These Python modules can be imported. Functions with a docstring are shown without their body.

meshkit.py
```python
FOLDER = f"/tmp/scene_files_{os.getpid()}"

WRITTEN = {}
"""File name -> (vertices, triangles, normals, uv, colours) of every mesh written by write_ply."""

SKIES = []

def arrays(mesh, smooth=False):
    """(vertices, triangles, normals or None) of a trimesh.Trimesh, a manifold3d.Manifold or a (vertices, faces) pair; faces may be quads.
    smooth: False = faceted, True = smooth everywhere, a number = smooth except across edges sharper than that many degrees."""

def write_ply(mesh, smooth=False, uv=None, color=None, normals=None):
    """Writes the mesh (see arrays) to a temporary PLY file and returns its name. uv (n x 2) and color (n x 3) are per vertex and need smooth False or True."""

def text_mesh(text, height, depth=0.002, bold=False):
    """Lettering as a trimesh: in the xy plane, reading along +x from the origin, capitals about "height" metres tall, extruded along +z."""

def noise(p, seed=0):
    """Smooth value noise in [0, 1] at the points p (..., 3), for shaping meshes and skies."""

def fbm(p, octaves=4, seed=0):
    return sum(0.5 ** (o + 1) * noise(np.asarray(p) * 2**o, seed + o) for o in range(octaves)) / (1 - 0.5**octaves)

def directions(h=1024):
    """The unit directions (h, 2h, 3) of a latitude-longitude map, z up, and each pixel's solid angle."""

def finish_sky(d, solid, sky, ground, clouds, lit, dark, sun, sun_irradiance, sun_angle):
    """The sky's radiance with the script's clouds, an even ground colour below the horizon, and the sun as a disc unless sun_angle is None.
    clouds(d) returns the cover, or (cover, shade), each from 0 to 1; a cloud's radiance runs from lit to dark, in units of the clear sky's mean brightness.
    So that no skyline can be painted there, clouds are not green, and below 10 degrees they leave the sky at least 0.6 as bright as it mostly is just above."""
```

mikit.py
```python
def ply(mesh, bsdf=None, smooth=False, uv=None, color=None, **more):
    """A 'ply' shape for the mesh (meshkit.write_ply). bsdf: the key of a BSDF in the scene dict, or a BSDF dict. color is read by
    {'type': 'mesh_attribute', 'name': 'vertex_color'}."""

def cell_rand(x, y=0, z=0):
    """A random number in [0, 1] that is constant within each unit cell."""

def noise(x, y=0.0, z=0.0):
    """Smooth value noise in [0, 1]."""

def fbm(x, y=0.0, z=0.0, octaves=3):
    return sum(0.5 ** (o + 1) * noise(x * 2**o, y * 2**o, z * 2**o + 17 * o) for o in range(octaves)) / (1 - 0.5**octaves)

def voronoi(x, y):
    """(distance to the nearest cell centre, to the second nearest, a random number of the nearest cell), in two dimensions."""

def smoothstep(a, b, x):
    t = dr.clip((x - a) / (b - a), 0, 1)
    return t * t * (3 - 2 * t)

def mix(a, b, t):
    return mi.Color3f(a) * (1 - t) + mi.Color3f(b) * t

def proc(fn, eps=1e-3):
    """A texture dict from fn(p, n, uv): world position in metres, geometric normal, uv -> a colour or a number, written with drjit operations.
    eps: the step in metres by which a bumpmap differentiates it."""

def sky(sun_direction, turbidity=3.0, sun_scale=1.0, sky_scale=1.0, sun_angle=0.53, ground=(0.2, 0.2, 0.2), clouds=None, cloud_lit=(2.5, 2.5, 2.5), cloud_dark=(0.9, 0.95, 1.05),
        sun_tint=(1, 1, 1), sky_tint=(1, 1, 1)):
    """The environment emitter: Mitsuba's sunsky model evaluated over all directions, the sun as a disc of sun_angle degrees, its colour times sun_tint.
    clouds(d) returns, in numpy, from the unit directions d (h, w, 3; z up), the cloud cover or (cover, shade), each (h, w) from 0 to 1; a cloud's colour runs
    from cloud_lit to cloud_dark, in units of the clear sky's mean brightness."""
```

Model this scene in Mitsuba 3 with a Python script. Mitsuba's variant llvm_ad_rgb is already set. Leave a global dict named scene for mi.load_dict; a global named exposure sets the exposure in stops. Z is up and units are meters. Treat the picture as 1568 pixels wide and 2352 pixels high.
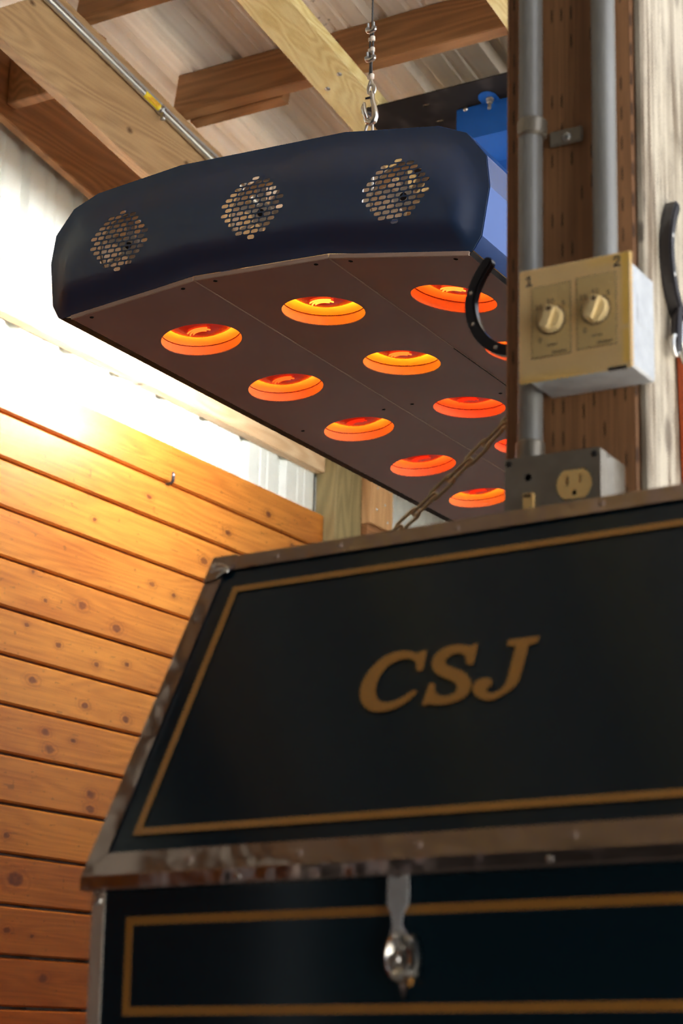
import math, random
import numpy as np, trimesh, drjit as dr, mitsuba as mi
import shapely
from shapely.geometry import Polygon, LineString, Point
import mikit, meshkit
from mikit import ply, proc, noise, fbm, voronoi, cell_rand, smoothstep, mix

random.seed(7); rng = np.random.default_rng(7)
T = mi.ScalarTransform4f
scene, labels = {}, {}

# ------------------------------------------------------------------ camera, sky, exposure
# world: x right along the purlins, y away along the left wall, z up; origin at the camera, floor at z = -1
RC = np.array([[0.85916, 0.51016, 0.02708], [-0.11323, 0.24188, -0.96367], [-0.49812, 0.82541, 0.26572]])
FPX = 4277.5
U, _, Vt = np.linalg.svd(RC); RC = U @ Vt
fwd, down = RC[2], RC[1]
scene['camera'] = {'type': 'thinlens', 'fov_axis': 'x', 'fov': float(2 * math.degrees(math.atan(784 / FPX))),
                   'aperture_radius': 0.0036, 'focus_distance': 3.0, 'near_clip': 0.05, 'far_clip': 500.0,
                   'to_world': T().look_at(origin=[0, 0, 0], target=fwd.tolist(), up=(-down).tolist())}
exposure = 4.0
GAIN = 1 / 2 ** exposure   # radiances below are given as seen in the picture
SKY = 5.5
SUN = 11.0


def clouds(d):
    n = meshkit.fbm(d * np.array([3, 3, 6.0]), 4, 3)
    return 0.55 + 0.45 * n, 0.35 * n


scene['sky'] = mikit.sky([-0.10, 0.30, 0.95], turbidity=4.0, sun_scale=SUN * GAIN, sky_scale=SKY * GAIN, ground=(0.42, 0.40, 0.36),
                         clouds=clouds, cloud_lit=(2.3, 2.3, 2.3), cloud_dark=(1.4, 1.45, 1.55), sun_tint=(0.90, 1.0, 1.14))
UNSEEN_STRIP = 285.0 * GAIN        # tube radiance of the unseen strip light, set to brighten the left wall
BULB = 2.0 * GAIN


# ------------------------------------------------------------------ colour helpers, materials
def s2l(c):
    c = np.asarray(c, float) / 255
    return np.where(c <= 0.04045, c / 12.92, ((c + 0.055) / 1.055) ** 2.4)


def rgb(c): return {'type': 'rgb', 'value': [float(v) for v in s2l(c)]}


def C(c): return mi.Color3f(*[float(v) for v in s2l(c)])


def mat(name, color, rough=0.5, metal=0.0, clear=0.0, spec=0.5, bump=None, bscale=1.0, **kw):
    b = {'type': 'principled', 'base_color': color if isinstance(color, dict) else rgb(color), 'roughness': rough if isinstance(rough, dict) else float(rough),
         'metallic': float(metal), 'specular': float(spec), 'clearcoat': float(clear), 'clearcoat_gloss': 0.9, **kw}
    if bump is not None:
        b = {'type': 'bumpmap', 'arbitrary': bump, 'scale': float(bscale), 'bsdf': b}
    scene[name] = {'type': 'twosided', 'bsdf': b}
    return name


def wood(ax, light, dark, knot=(70, 40, 22), ring=22.0, wob=0.35, freq=1.3, knots=0.5, kstep=0.37, streak=0.35):
    """sawn timber with the grain along axis ax of the world"""
    def fn(p, n, uv):
        q = [p.x, p.y, p.z]
        l = q[ax]; a = q[(ax + 1) % 3]; b = q[(ax + 2) % 3]
        w = fbm(l * freq, a * 9, b * 9, 3)
        r = (a + b) * ring + w * ring * wob
        band = dr.abs(dr.sin(r * 3.1416))
        band = band * band * (0.6 + 0.4 * noise(l * 2, a * 20, b * 20))
        fine = noise(l * 9, a * 420, b * 420)
        blot = fbm(l * 2.2, a * 6, b * 6, 3)
        t = dr.clip(0.55 * band + streak * (fine - 0.5) + 0.75 * (blot - 0.5) + 0.18, 0, 1)
        c = mix(C(light), C(dark), t)
        if knots:
            cl = dr.floor(l / kstep)
            ca = dr.floor((a + 0.7 * b) / 0.13)
            kl = (cl + 0.2 + 0.6 * cell_rand(cl, ca, ax)) * kstep
            ka = (ca + 0.2 + 0.6 * cell_rand(cl, ca, ax + 7)) * 0.13
            d = dr.sqrt(dr.square((l - kl) / 1.5) + dr.square((a + 0.7 * b) - ka)) + 0.003 * noise(l * 90, a * 90, b * 90)
            on = dr.select(cell_rand(cl, ca, ax + 13) < knots, 1.0, 0.0)
            c = mix(c, C(knot), on * (1 - smoothstep(0.004, 0.014, d)) * 0.85)
        return c
    return proc(fn)


PLANK_Z = [1.707, 1.578, 1.45, 1.317, 1.182, 1.049, .924, .794, .665, .537, .407, .278, .149, .02, -.11, -.24, -.37, -.50, -.63, -.76, -.89, -1.0]
KN = [(4.30, 1.51, .008), (4.72, 1.50, .010), (4.05, 1.38, .006), (4.34, 1.25, .008), (4.02, 1.12, .012), (3.80, 1.17, .006), (4.60, 1.38, .010), (4.45, 1.24, .007),
      (3.86, 1.10, .006), (4.18, 1.085, .012), (3.93, .99, .007), (3.79, 1.02, .006), (4.10, .965, .008), (4.24, .99, .007), (3.83, .875, .011), (4.06, .842, .010), (4.25, .832, .010),
      (3.90, .745, .009), (3.92, .70, .011), (4.02, .738, .007), (4.11, .60, .011), (4.11, .56, .011), (3.77, .455, .007), (3.82, .345, .020), (3.80, .215, .008),
      (3.90, .205, .005), (3.96, .10, .011), (3.74, .05, .007), (4.9, 1.40, .009), (4.95, 1.62, .010), (5.1, 1.55, .007)]


def plank_fn(p, n, uv):
    idx = dr.floor((p.z + 1.0) / 0.12984 + 0.16)
    h = cell_rand(idx, 3, 5); h2 = cell_rand(idx, 9, 1)
    y = p.y + h * 7.0
    w = fbm(y * 1.1, p.z * 11 + h * 31, 0.0, 3)
    r = (p.z + 0.10 * h) * 34 + w * 9
    band = dr.sin(r * 3.1416); band = band * band
    fine = noise(y * 10, p.z * 450, 1)
    blot = fbm(y * 2.4, p.z * 8, h * 9, 3)
    t = dr.clip(0.26 * band + 0.35 * (fine - 0.5) + 1.0 * (blot - 0.5) + 0.25 + 0.22 * (h2 - 0.5), 0, 1)
    low = dr.clip((0.75 - p.z) / 0.9, 0, 1)  # redder stain lower down, with the fading light painted into it
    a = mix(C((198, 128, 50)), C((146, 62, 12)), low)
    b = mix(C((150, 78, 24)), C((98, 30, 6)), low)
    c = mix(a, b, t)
    k = mi.Float(0); halo = mi.Float(0)
    for (ky, kz, kr) in KN:
        d = dr.sqrt(dr.square((p.y - ky) / 1.7) + dr.square(p.z - kz)) + 0.004 * (noise(p.y * 110, p.z * 110, 3) - 0.5)
        k = dr.maximum(k, 1 - smoothstep(kr * 0.55, kr * 1.15, d))
        rr = dr.sin((d / kr) * 7.0 + 5 * noise(p.y * 30, p.z * 30, kr * 900))
        halo = dr.maximum(halo, (1 - smoothstep(kr * 0.9, kr * 3.2, d)) * (0.30 + 0.22 * rr))
    c = mix(c, C((118, 52, 20)), dr.clip(halo, 0, 0.7))
    c = mix(c, C((84, 34, 20)), k * (0.65 + 0.3 * noise(p.y * 160, p.z * 160, 4)))
    nick = 1 - smoothstep(0.02, 0.10, noise(p.y * 55, p.z * 130, 8))
    return mix(c, C((96, 50, 22)), nick * 0.55)


def plank_bump(p, n, uv):
    return fbm(p.y * 6, p.z * 60, 2, 3) * 0.5 + noise(p.y * 3, p.z * 14, 5)


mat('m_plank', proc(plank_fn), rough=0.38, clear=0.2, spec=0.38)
mat('m_fir', wood(1, (182, 152, 112), (148, 114, 78), knots=0.45, ring=30), 0.62)
mat('m_fir_dark', wood(1, (160, 110, 66), (112, 70, 38), knots=0.3), 0.65)
mat('m_girt', wood(1, (222, 196, 160), (196, 158, 114), knots=0.3), 0.6)
mat('m_yellow', wood(1, (236, 224, 172), (200, 176, 106), knot=(110, 70, 30), ring=12, wob=1.2, freq=2.2, knots=0.15), 0.6)
mat('m_purlin', wood(0, (160, 116, 76), (112, 74, 44), knots=0.5), 0.65)
mat('m_green_post', wood(2, (150, 134, 92), (104, 92, 56), knots=0.2), 0.7)
mat('m_stud', wood(2, (214, 172, 122), (184, 134, 84), knots=0.15), 0.65)


def post_fn(p, n, uv):
    t = fbm(p.z * 3, p.x * 60, p.y * 60, 3)
    fine = noise(p.z * 12, p.x * 500, p.y * 500)
    c = mix(C((174, 126, 86)), C((126, 86, 58)), dr.clip(0.7 * t + 0.4 * (fine - 0.3), 0, 1))
    # incising slits of treated timber
    col = dr.floor(p.x / 0.0105); off = cell_rand(col, 2, 2) * 0.03
    cz = dr.floor((p.z + off) / 0.032)
    lz = (p.z + off) / 0.032 - cz; lx = p.x / 0.0105 - col
    on = dr.select(cell_rand(col, cz, 4) < 0.55, 1.0, 0.0)
    slit = on * (1 - smoothstep(0.06, 0.13, dr.abs(lx - 0.5))) * smoothstep(0.1, 0.25, lz) * (1 - smoothstep(0.5, 0.7, lz))
    return mix(c, C((48, 24, 14)), slit * 0.75)


mat('m_post', proc(post_fn), 0.6)


def weather_fn(p, n, uv):
    v = fbm(p.z * 7, p.y * 120, 3, 3)
    g = noise(p.z * 5, p.y * 420, 1)
    m2 = fbm(p.z * 16, p.y * 60, 9, 3); f = noise(p.z * 30, p.y * 900, 4)
    c = mix(C((196, 187, 170)), C((112, 95, 76)), smoothstep(0.36, 0.74, 0.42 * v + 0.28 * g + 0.3 * m2))
    c = mix(c, C((70, 56, 44)), smoothstep(0.70, 0.86, f) * smoothstep(0.45, 0.6, m2) * 0.7)
    k = dr.sqrt(dr.square((p.z - 0.545) / 1.8) + dr.square(p.y - 1.592))
    return mix(c, C((92, 78, 66)), (1 - smoothstep(0.006, 0.014, k)) * 0.7)


mat('m_weather', proc(weather_fn), 0.65)


def siding_fn(p, n, uv):
    t = fbm(p.y * 3, p.z * 1.5, p.x * 3, 3)
    return mix(C((226, 232, 228)), C((206, 214, 210)), t)


mat('m_siding', proc(siding_fn), rough=0.32, clear=0.3)


def roof_fn(p, n, uv):
    a = noise(p.x * 95, p.y * 1.6, 0); b = fbm(p.x * 9, p.y * 1.2, 3, 3)
    st = 0.55 * (a - 0.5) + 0.9 * (b - 0.45)
    c = mix(C((232, 224, 214)), C((190, 178, 164)), dr.clip(0.9 * st + 0.30, 0, 1))
    sp = noise(p.x * 46, p.y * 62, 9) * fbm(p.x * 3.1, p.y * 2.7, 5, 2)
    spot = smoothstep(0.60, 0.66, sp)
    return mix(c, C((88, 70, 50)), spot * 0.7)


mat('m_roof', proc(roof_fn), rough=0.45)
mat('m_concrete', proc(lambda p, n, uv: mix(C((150, 148, 142)), C((112, 110, 104)), fbm(p.x * 3, p.y * 3, 0, 4))), 0.85)
mat('m_gravel', proc(lambda p, n, uv: mix(C((202, 201, 196)), C((158, 157, 150)), fbm(p.x * 8, p.y * 8, 0, 4))), 0.95)
mat('m_darkwall', wood(0, (60, 64, 64), (40, 42, 43), knots=0.3), 0.7)
mat('m_partition', wood(1, (104, 86, 66), (70, 56, 42), knots=0.3), 0.7)


def navy_fn(p, n, uv):
    t = fbm(p.x * 6, p.y * 6, p.z * 6, 3)
    return mix(C((20, 54, 94)), C((16, 46, 84)), t)


mat('m_navy', proc(navy_fn), rough=0.42, clear=0.25, spec=0.9)
mat('m_navy_gloss_lit', (52, 92, 164), rough=0.14, metal=0.55, clear=1.0, spec=0.9)  # navy made paler and metallic, imitating the daylight highlight on the sides
mat('m_blue_panel', (26, 84, 164), rough=0.5, spec=0.3)
mat('m_black_steel', proc(lambda p, n, uv: mix(C((30, 28, 30)), C((58, 54, 54)), smoothstep(0.5, 0.85, fbm(p.x * 14, p.y * 14, 2, 3)))), rough=0.65, spec=0.15)
mat('m_tray', proc(lambda p, n, uv: mix(C((166, 132, 128)), C((152, 118, 114)), fbm(p.x * 5, p.y * 5, 2, 3))), rough=0.42, spec=0.4)
mat('m_tray_lip', (190, 165, 150), rough=0.4)
mat('m_seam', (30, 20, 20), rough=0.8)
mat('m_cup', (255, 226, 165), rough=0.35)
mat('m_cupring', (120, 40, 14), rough=0.6)
mat('m_fan', (214, 186, 150), rough=0.5)
mat('m_fan_light', (238, 226, 206), rough=0.5)
mat('m_dark_hole', (24, 20, 18), rough=0.8)
mat('m_zinc', (196, 200, 202), rough=0.28, metal=1.0)
mat('m_zinc_dull', proc(lambda p, n, uv: mix(C((176, 170, 160)), C((140, 130, 116)), fbm(p.x * 40, p.y * 40, p.z * 40, 3))), rough=0.42, metal=0.75)
mat('m_emt', (206, 208, 204), rough=0.33, metal=0.9)
mat('m_conduit_grey', proc(lambda p, n, uv: mix(C((158, 160, 160)), C((134, 132, 130)), fbm(p.x * 50, p.y * 50, p.z * 9, 3))), rough=0.42, metal=0.35)
mat('m_chrome', (226, 224, 220), rough=0.12, metal=1.0)
mat('m_iron', (44, 42, 48), rough=0.20, metal=0.45, clear=1.0)
mat('m_chain', (222, 200, 160), rough=0.30, metal=0.45)
mat('m_white_plastic', (236, 230, 220), rough=0.4)
mat('m_cable_grey', (150, 150, 152), rough=0.5)
mat('m_wire', (90, 92, 96), rough=0.4, metal=0.8)
mat('m_yellow_tag', (232, 206, 40), rough=0.5)
mat('m_red_print', (196, 70, 40), rough=0.6)


def beige_fn(p, n, uv):
    c = mix(C((236, 204, 148)), C((226, 190, 132)), fbm(p.x * 30, p.z * 30, 4, 3))
    e = smoothstep(-0.602, -0.597, p.x) * smoothstep(0.42, 0.5, noise(p.z * 70, 2, 2)) * (1 - smoothstep(-0.5945, -0.593, p.x))
    f = (1 - smoothstep(0.0, 0.010, dr.abs(p.z - 0.682))) * smoothstep(-0.65, -0.62, p.x)
    g = (1 - smoothstep(0.576, 0.586, p.z)) * (1 - smoothstep(-0.66, -0.62, p.x))
    return mix(c, C((240, 196, 70)), dr.clip(e + 0.5 * f + 0.5 * g, 0, 1) * 0.7)


mat('m_beige', proc(beige_fn), rough=0.4)
mat('m_beige_dial', (208, 180, 124), rough=0.42)
mat('m_beige_knob', (236, 212, 158), rough=0.28)
mat('m_ivory', (244, 204, 132), rough=0.35)
mat('m_brown_print', (92, 62, 36), rough=0.7)
mat('m_ink', (70, 48, 44), rough=0.7)
mat('m_galv', proc(lambda p, n, uv: mix(C((216, 220, 224)), C((176, 180, 186)), fbm(p.x * 60, p.y * 60, p.z * 60, 3))), rough=0.42, metal=0.5)
mat('m_green', proc(lambda p, n, uv: mix(C((9, 34, 44)), C((7, 29, 40)), fbm(p.x * 4, p.y * 4, p.z * 4, 2))), rough=0.12, clear=0.18, spec=0.22)
mat('m_gold', (164, 114, 48), rough=0.32, clear=0.3)


def trim_bump(p, n, uv):
    return fbm(p.x * 26, p.y * 26, p.z * 26, 3)


mat('m_trim', (152, 134, 126), rough=0.16, metal=1.0, bump=proc(trim_bump), bscale=0.004)
mat('m_strip', (204, 194, 182), rough=0.28, metal=0.55)
mat('m_orange_board', wood(1, (206, 92, 40), (168, 62, 24), knots=0), 0.4)
mat('m_cream', (246, 228, 206), rough=0.45)
scene['m_glass_red'] = {'type': 'twosided', 'bsdf': {'type': 'principled', 'base_color': rgb((110, 6, 2)), 'roughness': 0.2, 'clearcoat': 0.3}}


# ------------------------------------------------------------------ mesh helpers
def M4(o, X, Y, Z):
    m = np.eye(4); m[:3, 0], m[:3, 1], m[:3, 2], m[:3, 3] = X, Y, Z, o
    return m


def tf(mesh, m):
    mesh = mesh.copy(); mesh.apply_transform(m); return mesh


def cat(*ms): return trimesh.util.concatenate([m for m in ms if m is not None])


def cbox(x0, x1, y0, y1, z0, z1, c=0.002):
    c = min(c, abs(x1 - x0) * .45, abs(y1 - y0) * .45, abs(z1 - z0) * .45)
    pts = []
    for X, sx in ((x0, 1), (x1, -1)):
        for Y, sy in ((y0, 1), (y1, -1)):
            for Z, sz in ((z0, 1), (z1, -1)):
                pts += [(X, Y + sy * c, Z + sz * c), (X + sx * c, Y, Z + sz * c), (X + sx * c, Y + sy * c, Z)]
    return trimesh.convex.convex_hull(np.array(pts))


def ext(poly, d):
    polys = getattr(poly, 'geoms', [poly])
    return trimesh.util.concatenate([trimesh.creation.extrude_polygon(g, d, engine='earcut') for g in polys if g.area > 1e-10])


def tube(pts, r, n=12, closed=False, cap=True):
    p = np.asarray(pts, float); N = len(p)
    t = (np.roll(p, -1, 0) - np.roll(p, 1, 0)) if closed else np.gradient(p, axis=0)
    t /= np.linalg.norm(t, axis=1, keepdims=True)
    ref = np.array([0, 0, 1.0]) if abs(t[0][2]) < 0.9 else np.array([1.0, 0, 0])
    a = np.cross(t[0], ref); a /= np.linalg.norm(a); A = []
    for k in range(N):
        a = a - t[k] * (a @ t[k]); a /= np.linalg.norm(a); A.append(a)
    A = np.array(A); B = np.cross(t, A)
    ang = np.arange(n) * 2 * np.pi / n
    r = np.broadcast_to(r, (N,))
    v = p[:, None] + r[:, None, None] * (np.cos(ang)[None, :, None] * A[:, None] + np.sin(ang)[None, :, None] * B[:, None])
    f = []
    for i in range(N if closed else N - 1):
        i2 = (i + 1) % N
        for j in range(n):
            j2 = (j + 1) % n
            f += [[i * n + j, i * n + j2, i2 * n + j2], [i * n + j, i2 * n + j2, i2 * n + j]]
    v = v.reshape(-1, 3)
    if not closed and cap:
        f += [[0, j + 1, j] for j in range(1, n - 1)] + [[(N - 1) * n, (N - 1) * n + j, (N - 1) * n + j + 1] for j in range(1, n - 1)]
    m = trimesh.Trimesh(v, np.array(f), process=False); m.fix_normals()
    return m


def cyl(p0, p1, r, n=20):
    p0, p1 = np.array(p0, float), np.array(p1, float)
    c = min(r * .15, np.linalg.norm(p1 - p0) * .2); d = (p1 - p0) / np.linalg.norm(p1 - p0)
    return tube([p0, p0 + d * c * .02, p0 + d * c, p1 - d * c, p1 - d * c * .02, p1], [r - c, r - c, r, r, r - c, r - c], n)


def lathe(prof, n=40):
    return trimesh.creation.revolve(np.array(prof, float), sections=n)


def dome(p, nrm, r, h, n=16):
    """round screw or rivet head"""
    prof = [(r * math.cos(a), h * math.sin(a)) for a in np.linspace(0, math.pi / 2, 5)]
    prof[-1] = (0, h)
    m = lathe([(0, 0)] + prof, n)
    Z = np.array(nrm, float) / np.linalg.norm(nrm)
    X = np.cross(Z, [0.3, 0.2, 0.9]); X /= np.linalg.norm(X)
    return tf(m, M4(p, X, np.cross(Z, X), Z))


used = set()


def key(name):
    if name not in used:
        used.add(name); return name
    k = 1
    while f'{name}_{k:03d}' in used: k += 1
    used.add(f'{name}_{k:03d}'); return f'{name}_{k:03d}'


def obj(name, mesh, m, parent=None, smooth=False, label=None, **kw):
    k = key(f'{parent}__{name}' if parent else name)
    scene[k] = ply(mesh, m, smooth=smooth, **kw)
    if label: labels[k] = {'label': label}
    return k


def thing(name, label, cat_, group=None, kind=None):
    k = key(name); labels[k] = {'label': label}
    if cat_: labels[k]['category'] = cat_
    if group: labels[k]['group'] = group
    if kind: labels[k]['kind'] = kind
    return k


def struct(name, label): return thing(name, label, None, kind='structure')


# ------------------------------------------------------------------ building shell
SL = math.radians(9.44)
D = np.array([0, math.cos(SL), -math.sin(SL)])      # down the roof slope, away from the camera
N = np.array([0, math.sin(SL), math.cos(SL)])       # roof normal
CR, CP, CY = 3.216, 3.074, 3.036                    # roof sheet, purlin underside, nailer underside (planes N.p = c)
WX = -3.31                                          # wall siding plane
FLOOR = -1.0


def roofz(y, c): return (c - y * N[1]) / N[2]


k = struct('floor', 'concrete floor of the stall'); scene[k] = ply(cbox(-3.5, 1.25, -2.7, 7.7, FLOOR - .12, FLOOR, .003), 'm_concrete')
k = struct('ground', 'unseen pale gravel yard outside the open side, bouncing daylight to the roof'); g = trimesh.creation.box((70, 70, .1)); g.apply_translation((0, 0, FLOOR - .15)); scene[k] = ply(g, 'm_gravel')  # out of view, pale so that daylight bounces up to the roof


def sheet_profile(a0, a1, period, phase, depth, sign):
    """(position, height) polyline of a ribbed metal sheet; sign: the way the big ribs go"""
    pts = [(a0, 0)]
    i0 = math.floor((a0 - phase) / period) - 1
    for i in range(i0, i0 + int((a1 - a0) / period) + 3):
        c = phase + i * period
        for da, h in ((-.030, 0), (-.012, depth), (.012, depth), (.030, 0), (.086, 0), (.091, .003), (.099, .003), (.104, 0), (.130, 0), (.135, .003), (.143, .003), (.148, 0)):
            if a0 < c + da < a1: pts.append((c + da, sign * h))
    pts.append((a1, 0))
    return pts


def sheet(pts, o, A, H, L, length, th=.0008):
    p = np.array(pts)
    P0 = np.array(o) + p[:, :1] * np.array(A) + p[:, 1:] * np.array(H)
    v = np.vstack([P0, P0 + np.array(L) * length]); n = len(p)
    f = []
    for i in range(n - 1): f += [[i, i + 1, n + i + 1], [i, n + i + 1, n + i]]
    v2 = v + np.array(H) * th
    f2 = [[a + 2 * n, c + 2 * n, b + 2 * n] for a, b, c in f]
    return trimesh.Trimesh(np.vstack([v, v2]), np.array(f + f2), process=False)


PW = 0.2335 * 4
# roof sheets
ceil = struct('ceiling', 'underside of the pale ribbed metal roof sloping down to the far eave')
y0r = -2.6
o_roof = np.array([0, y0r, roofz(y0r, CR)])
x = -3.45; xe = -0.30; ph = -2.965
while x < xe - .01:
    x1 = min(x + PW, xe)
    obj('sheet', sheet(sheet_profile(x, x1, .2335, ph, .019, 1), o_roof, [1, 0, 0], N, D, 10.4), 'm_roof', ceil, smooth=False)
    x = x1
# left wall
wl = struct('wall_left', 'left wall of the stall, stained planks below white ribbed metal siding')
y = -2.5; yp = 4.149
while y < 7.5:
    y1 = min(y + PW, 7.5)
    zt = roofz(y1, CR) - .015
    obj('siding_panel', sheet(sheet_profile(y, y1, .2335, yp, .019, -1), [WX, 0, FLOOR], [0, 1, 0], [1, 0, 0], [0, 0, 1], zt - FLOOR), 'm_siding', wl)
    y = y1
P_END = 5.298
for i in range(len(PLANK_Z) - 1):
    zt, zb = PLANK_Z[i] - .0035, PLANK_Z[i + 1] + .0035
    c = .007
    prof = Polygon([(-.03, zb), (-c, zb), (0, zb + c * .7), (0, zt - c * .7), (-c, zt), (-.03, zt)])
    m = ext(prof, P_END + 2.4)
    v = m.vertices; m.vertices = np.c_[v[:, 0] - 3.27 + rng.uniform(-.0012, .0012), P_END - v[:, 2] - rng.uniform(0, .003), v[:, 1]]
    m.fix_normals()
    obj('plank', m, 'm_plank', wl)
obj('girt', cbox(WX + .001, -3.27, -2.4, 5.30, 1.856, 2.008, .003), 'm_girt', wl, label='bare timber girt along the white siding')
wb = struct('wall_back', 'far wall of white ribbed metal siding')
obj('siding_panel', sheet(sheet_profile(-3.3, -0.3, .2335, -3.0, .019, 1), [0, 7.5, FLOOR], [1, 0, 0], [0, 1, 0], [0, 0, 1], roofz(7.5, CR) - FLOOR - .02), 'm_siding', wb)
wf = struct('wall_front_unseen', 'unseen dark boarded wall behind the camera, darkening the trunk reflections')
for i in range(16):
    obj('board', cbox(-3.3, 1.2, -2.6, -2.57, FLOOR + i * .29, FLOOR + i * .29 + .286, .004), 'm_darkwall', wf)  # out of view, dark so the trunk mirrors little light

wr = struct('wall_right_added', 'boarded wall beside the camera, added out of view to shade the front faces')
for i in range(16):
    obj('board', cbox(1.2, 1.23, -2.6, .1, FLOOR + i * .29, FLOOR + i * .29 + .286, .004), 'm_darkwall', wr)  # added wall, keeps sky light off the camera-facing surfaces
x = xe
while x < 1.24:
    x1 = min(x + PW, 1.25)
    obj('sheet', sheet(sheet_profile(x, x1, .2335, ph, .019, 1), o_roof, [1, 0, 0], N, D, 3.8), 'm_roof', ceil)  # added sheets out of view, closing off the sky over the camera
    x = x1

wp = struct('wall_partition_unseen', 'low boarded stall partition out of view behind the brown post, shading the lower planks')
for i in range(11):
    obj('board', cbox(-.585, -.545, 1.70, 7.4, FLOOR + i * .18, FLOOR + i * .18 + .176, .004), 'm_partition', wp)  # unseen boards that keep low daylight and its sheen off the planks

# ------------------------------------------------------------------ timbers of the roof


def beam(x0, x1, c0, c1, ya, yb, ch=.003):
    """a timber running down the roof slope between planes N.p = c0 and c1, y from ya to yb"""
    m = cbox(x0, x1, ya / D[1], yb / D[1], 0, c1 - c0, ch)
    o = np.array([0, 0, roofz(0, c0)])
    # local: x, s along D, h along N
    return tf(m, M4(o - D * (o @ D) * 0, [1, 0, 0], D, N))


def beamkey(name, label, cat_, mesh, m, group=None):
    k = key(name); scene[k] = ply(mesh, m); labels[k] = {'label': label, 'category': cat_}
    if group: labels[k]['group'] = group
    return k


beamkey('rafter', 'deep light brown fir rafter with a metal conduit along its side', 'rafter', beam(-2.925, -2.89, 2.812, CP - .001, -2.4, 7.3), 'm_fir')
beamkey('rafter', 'shadowed reddish brown rafter against the siding of the left wall', 'rafter', beam(-3.2685, -3.24, 2.935, CR - .022, -2.4, 7.3), 'm_fir_dark')
beamkey('nailer_board', 'yellowish flat board with two screw heads under the purlin', 'board', beam(-2.442, -2.309, CY, CP - .001, -2.4, 7.3), 'm_yellow')
beamkey('nailer_board', 'yellowish board at the top edge beside the brown post', 'board', beam(-1.853, -1.72, CY, CP - .001, -2.4, 7.3), 'm_yellow')


def purlin(yc, x0, x1, h=None):
    """across the slope, standing on the rafters"""
    s = yc / D[1]
    m = cbox(x0, x1, s, s + .038, 0.0, CR - CP - .001, .003)
    return tf(m, M4(np.array([0, 0, roofz(0, CP)]), [1, 0, 0], D, N))


def s_of(yc, c): return yc


for yc, lab in ((3.40, 'purlin at the very top edge above the shiny conduit'), (3.847, 'dark brown purlin crossing above the yellowish board')):
    beamkey('purlin', lab, 'purlin', purlin(yc, -2.924, -.32), 'm_purlin')
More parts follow.
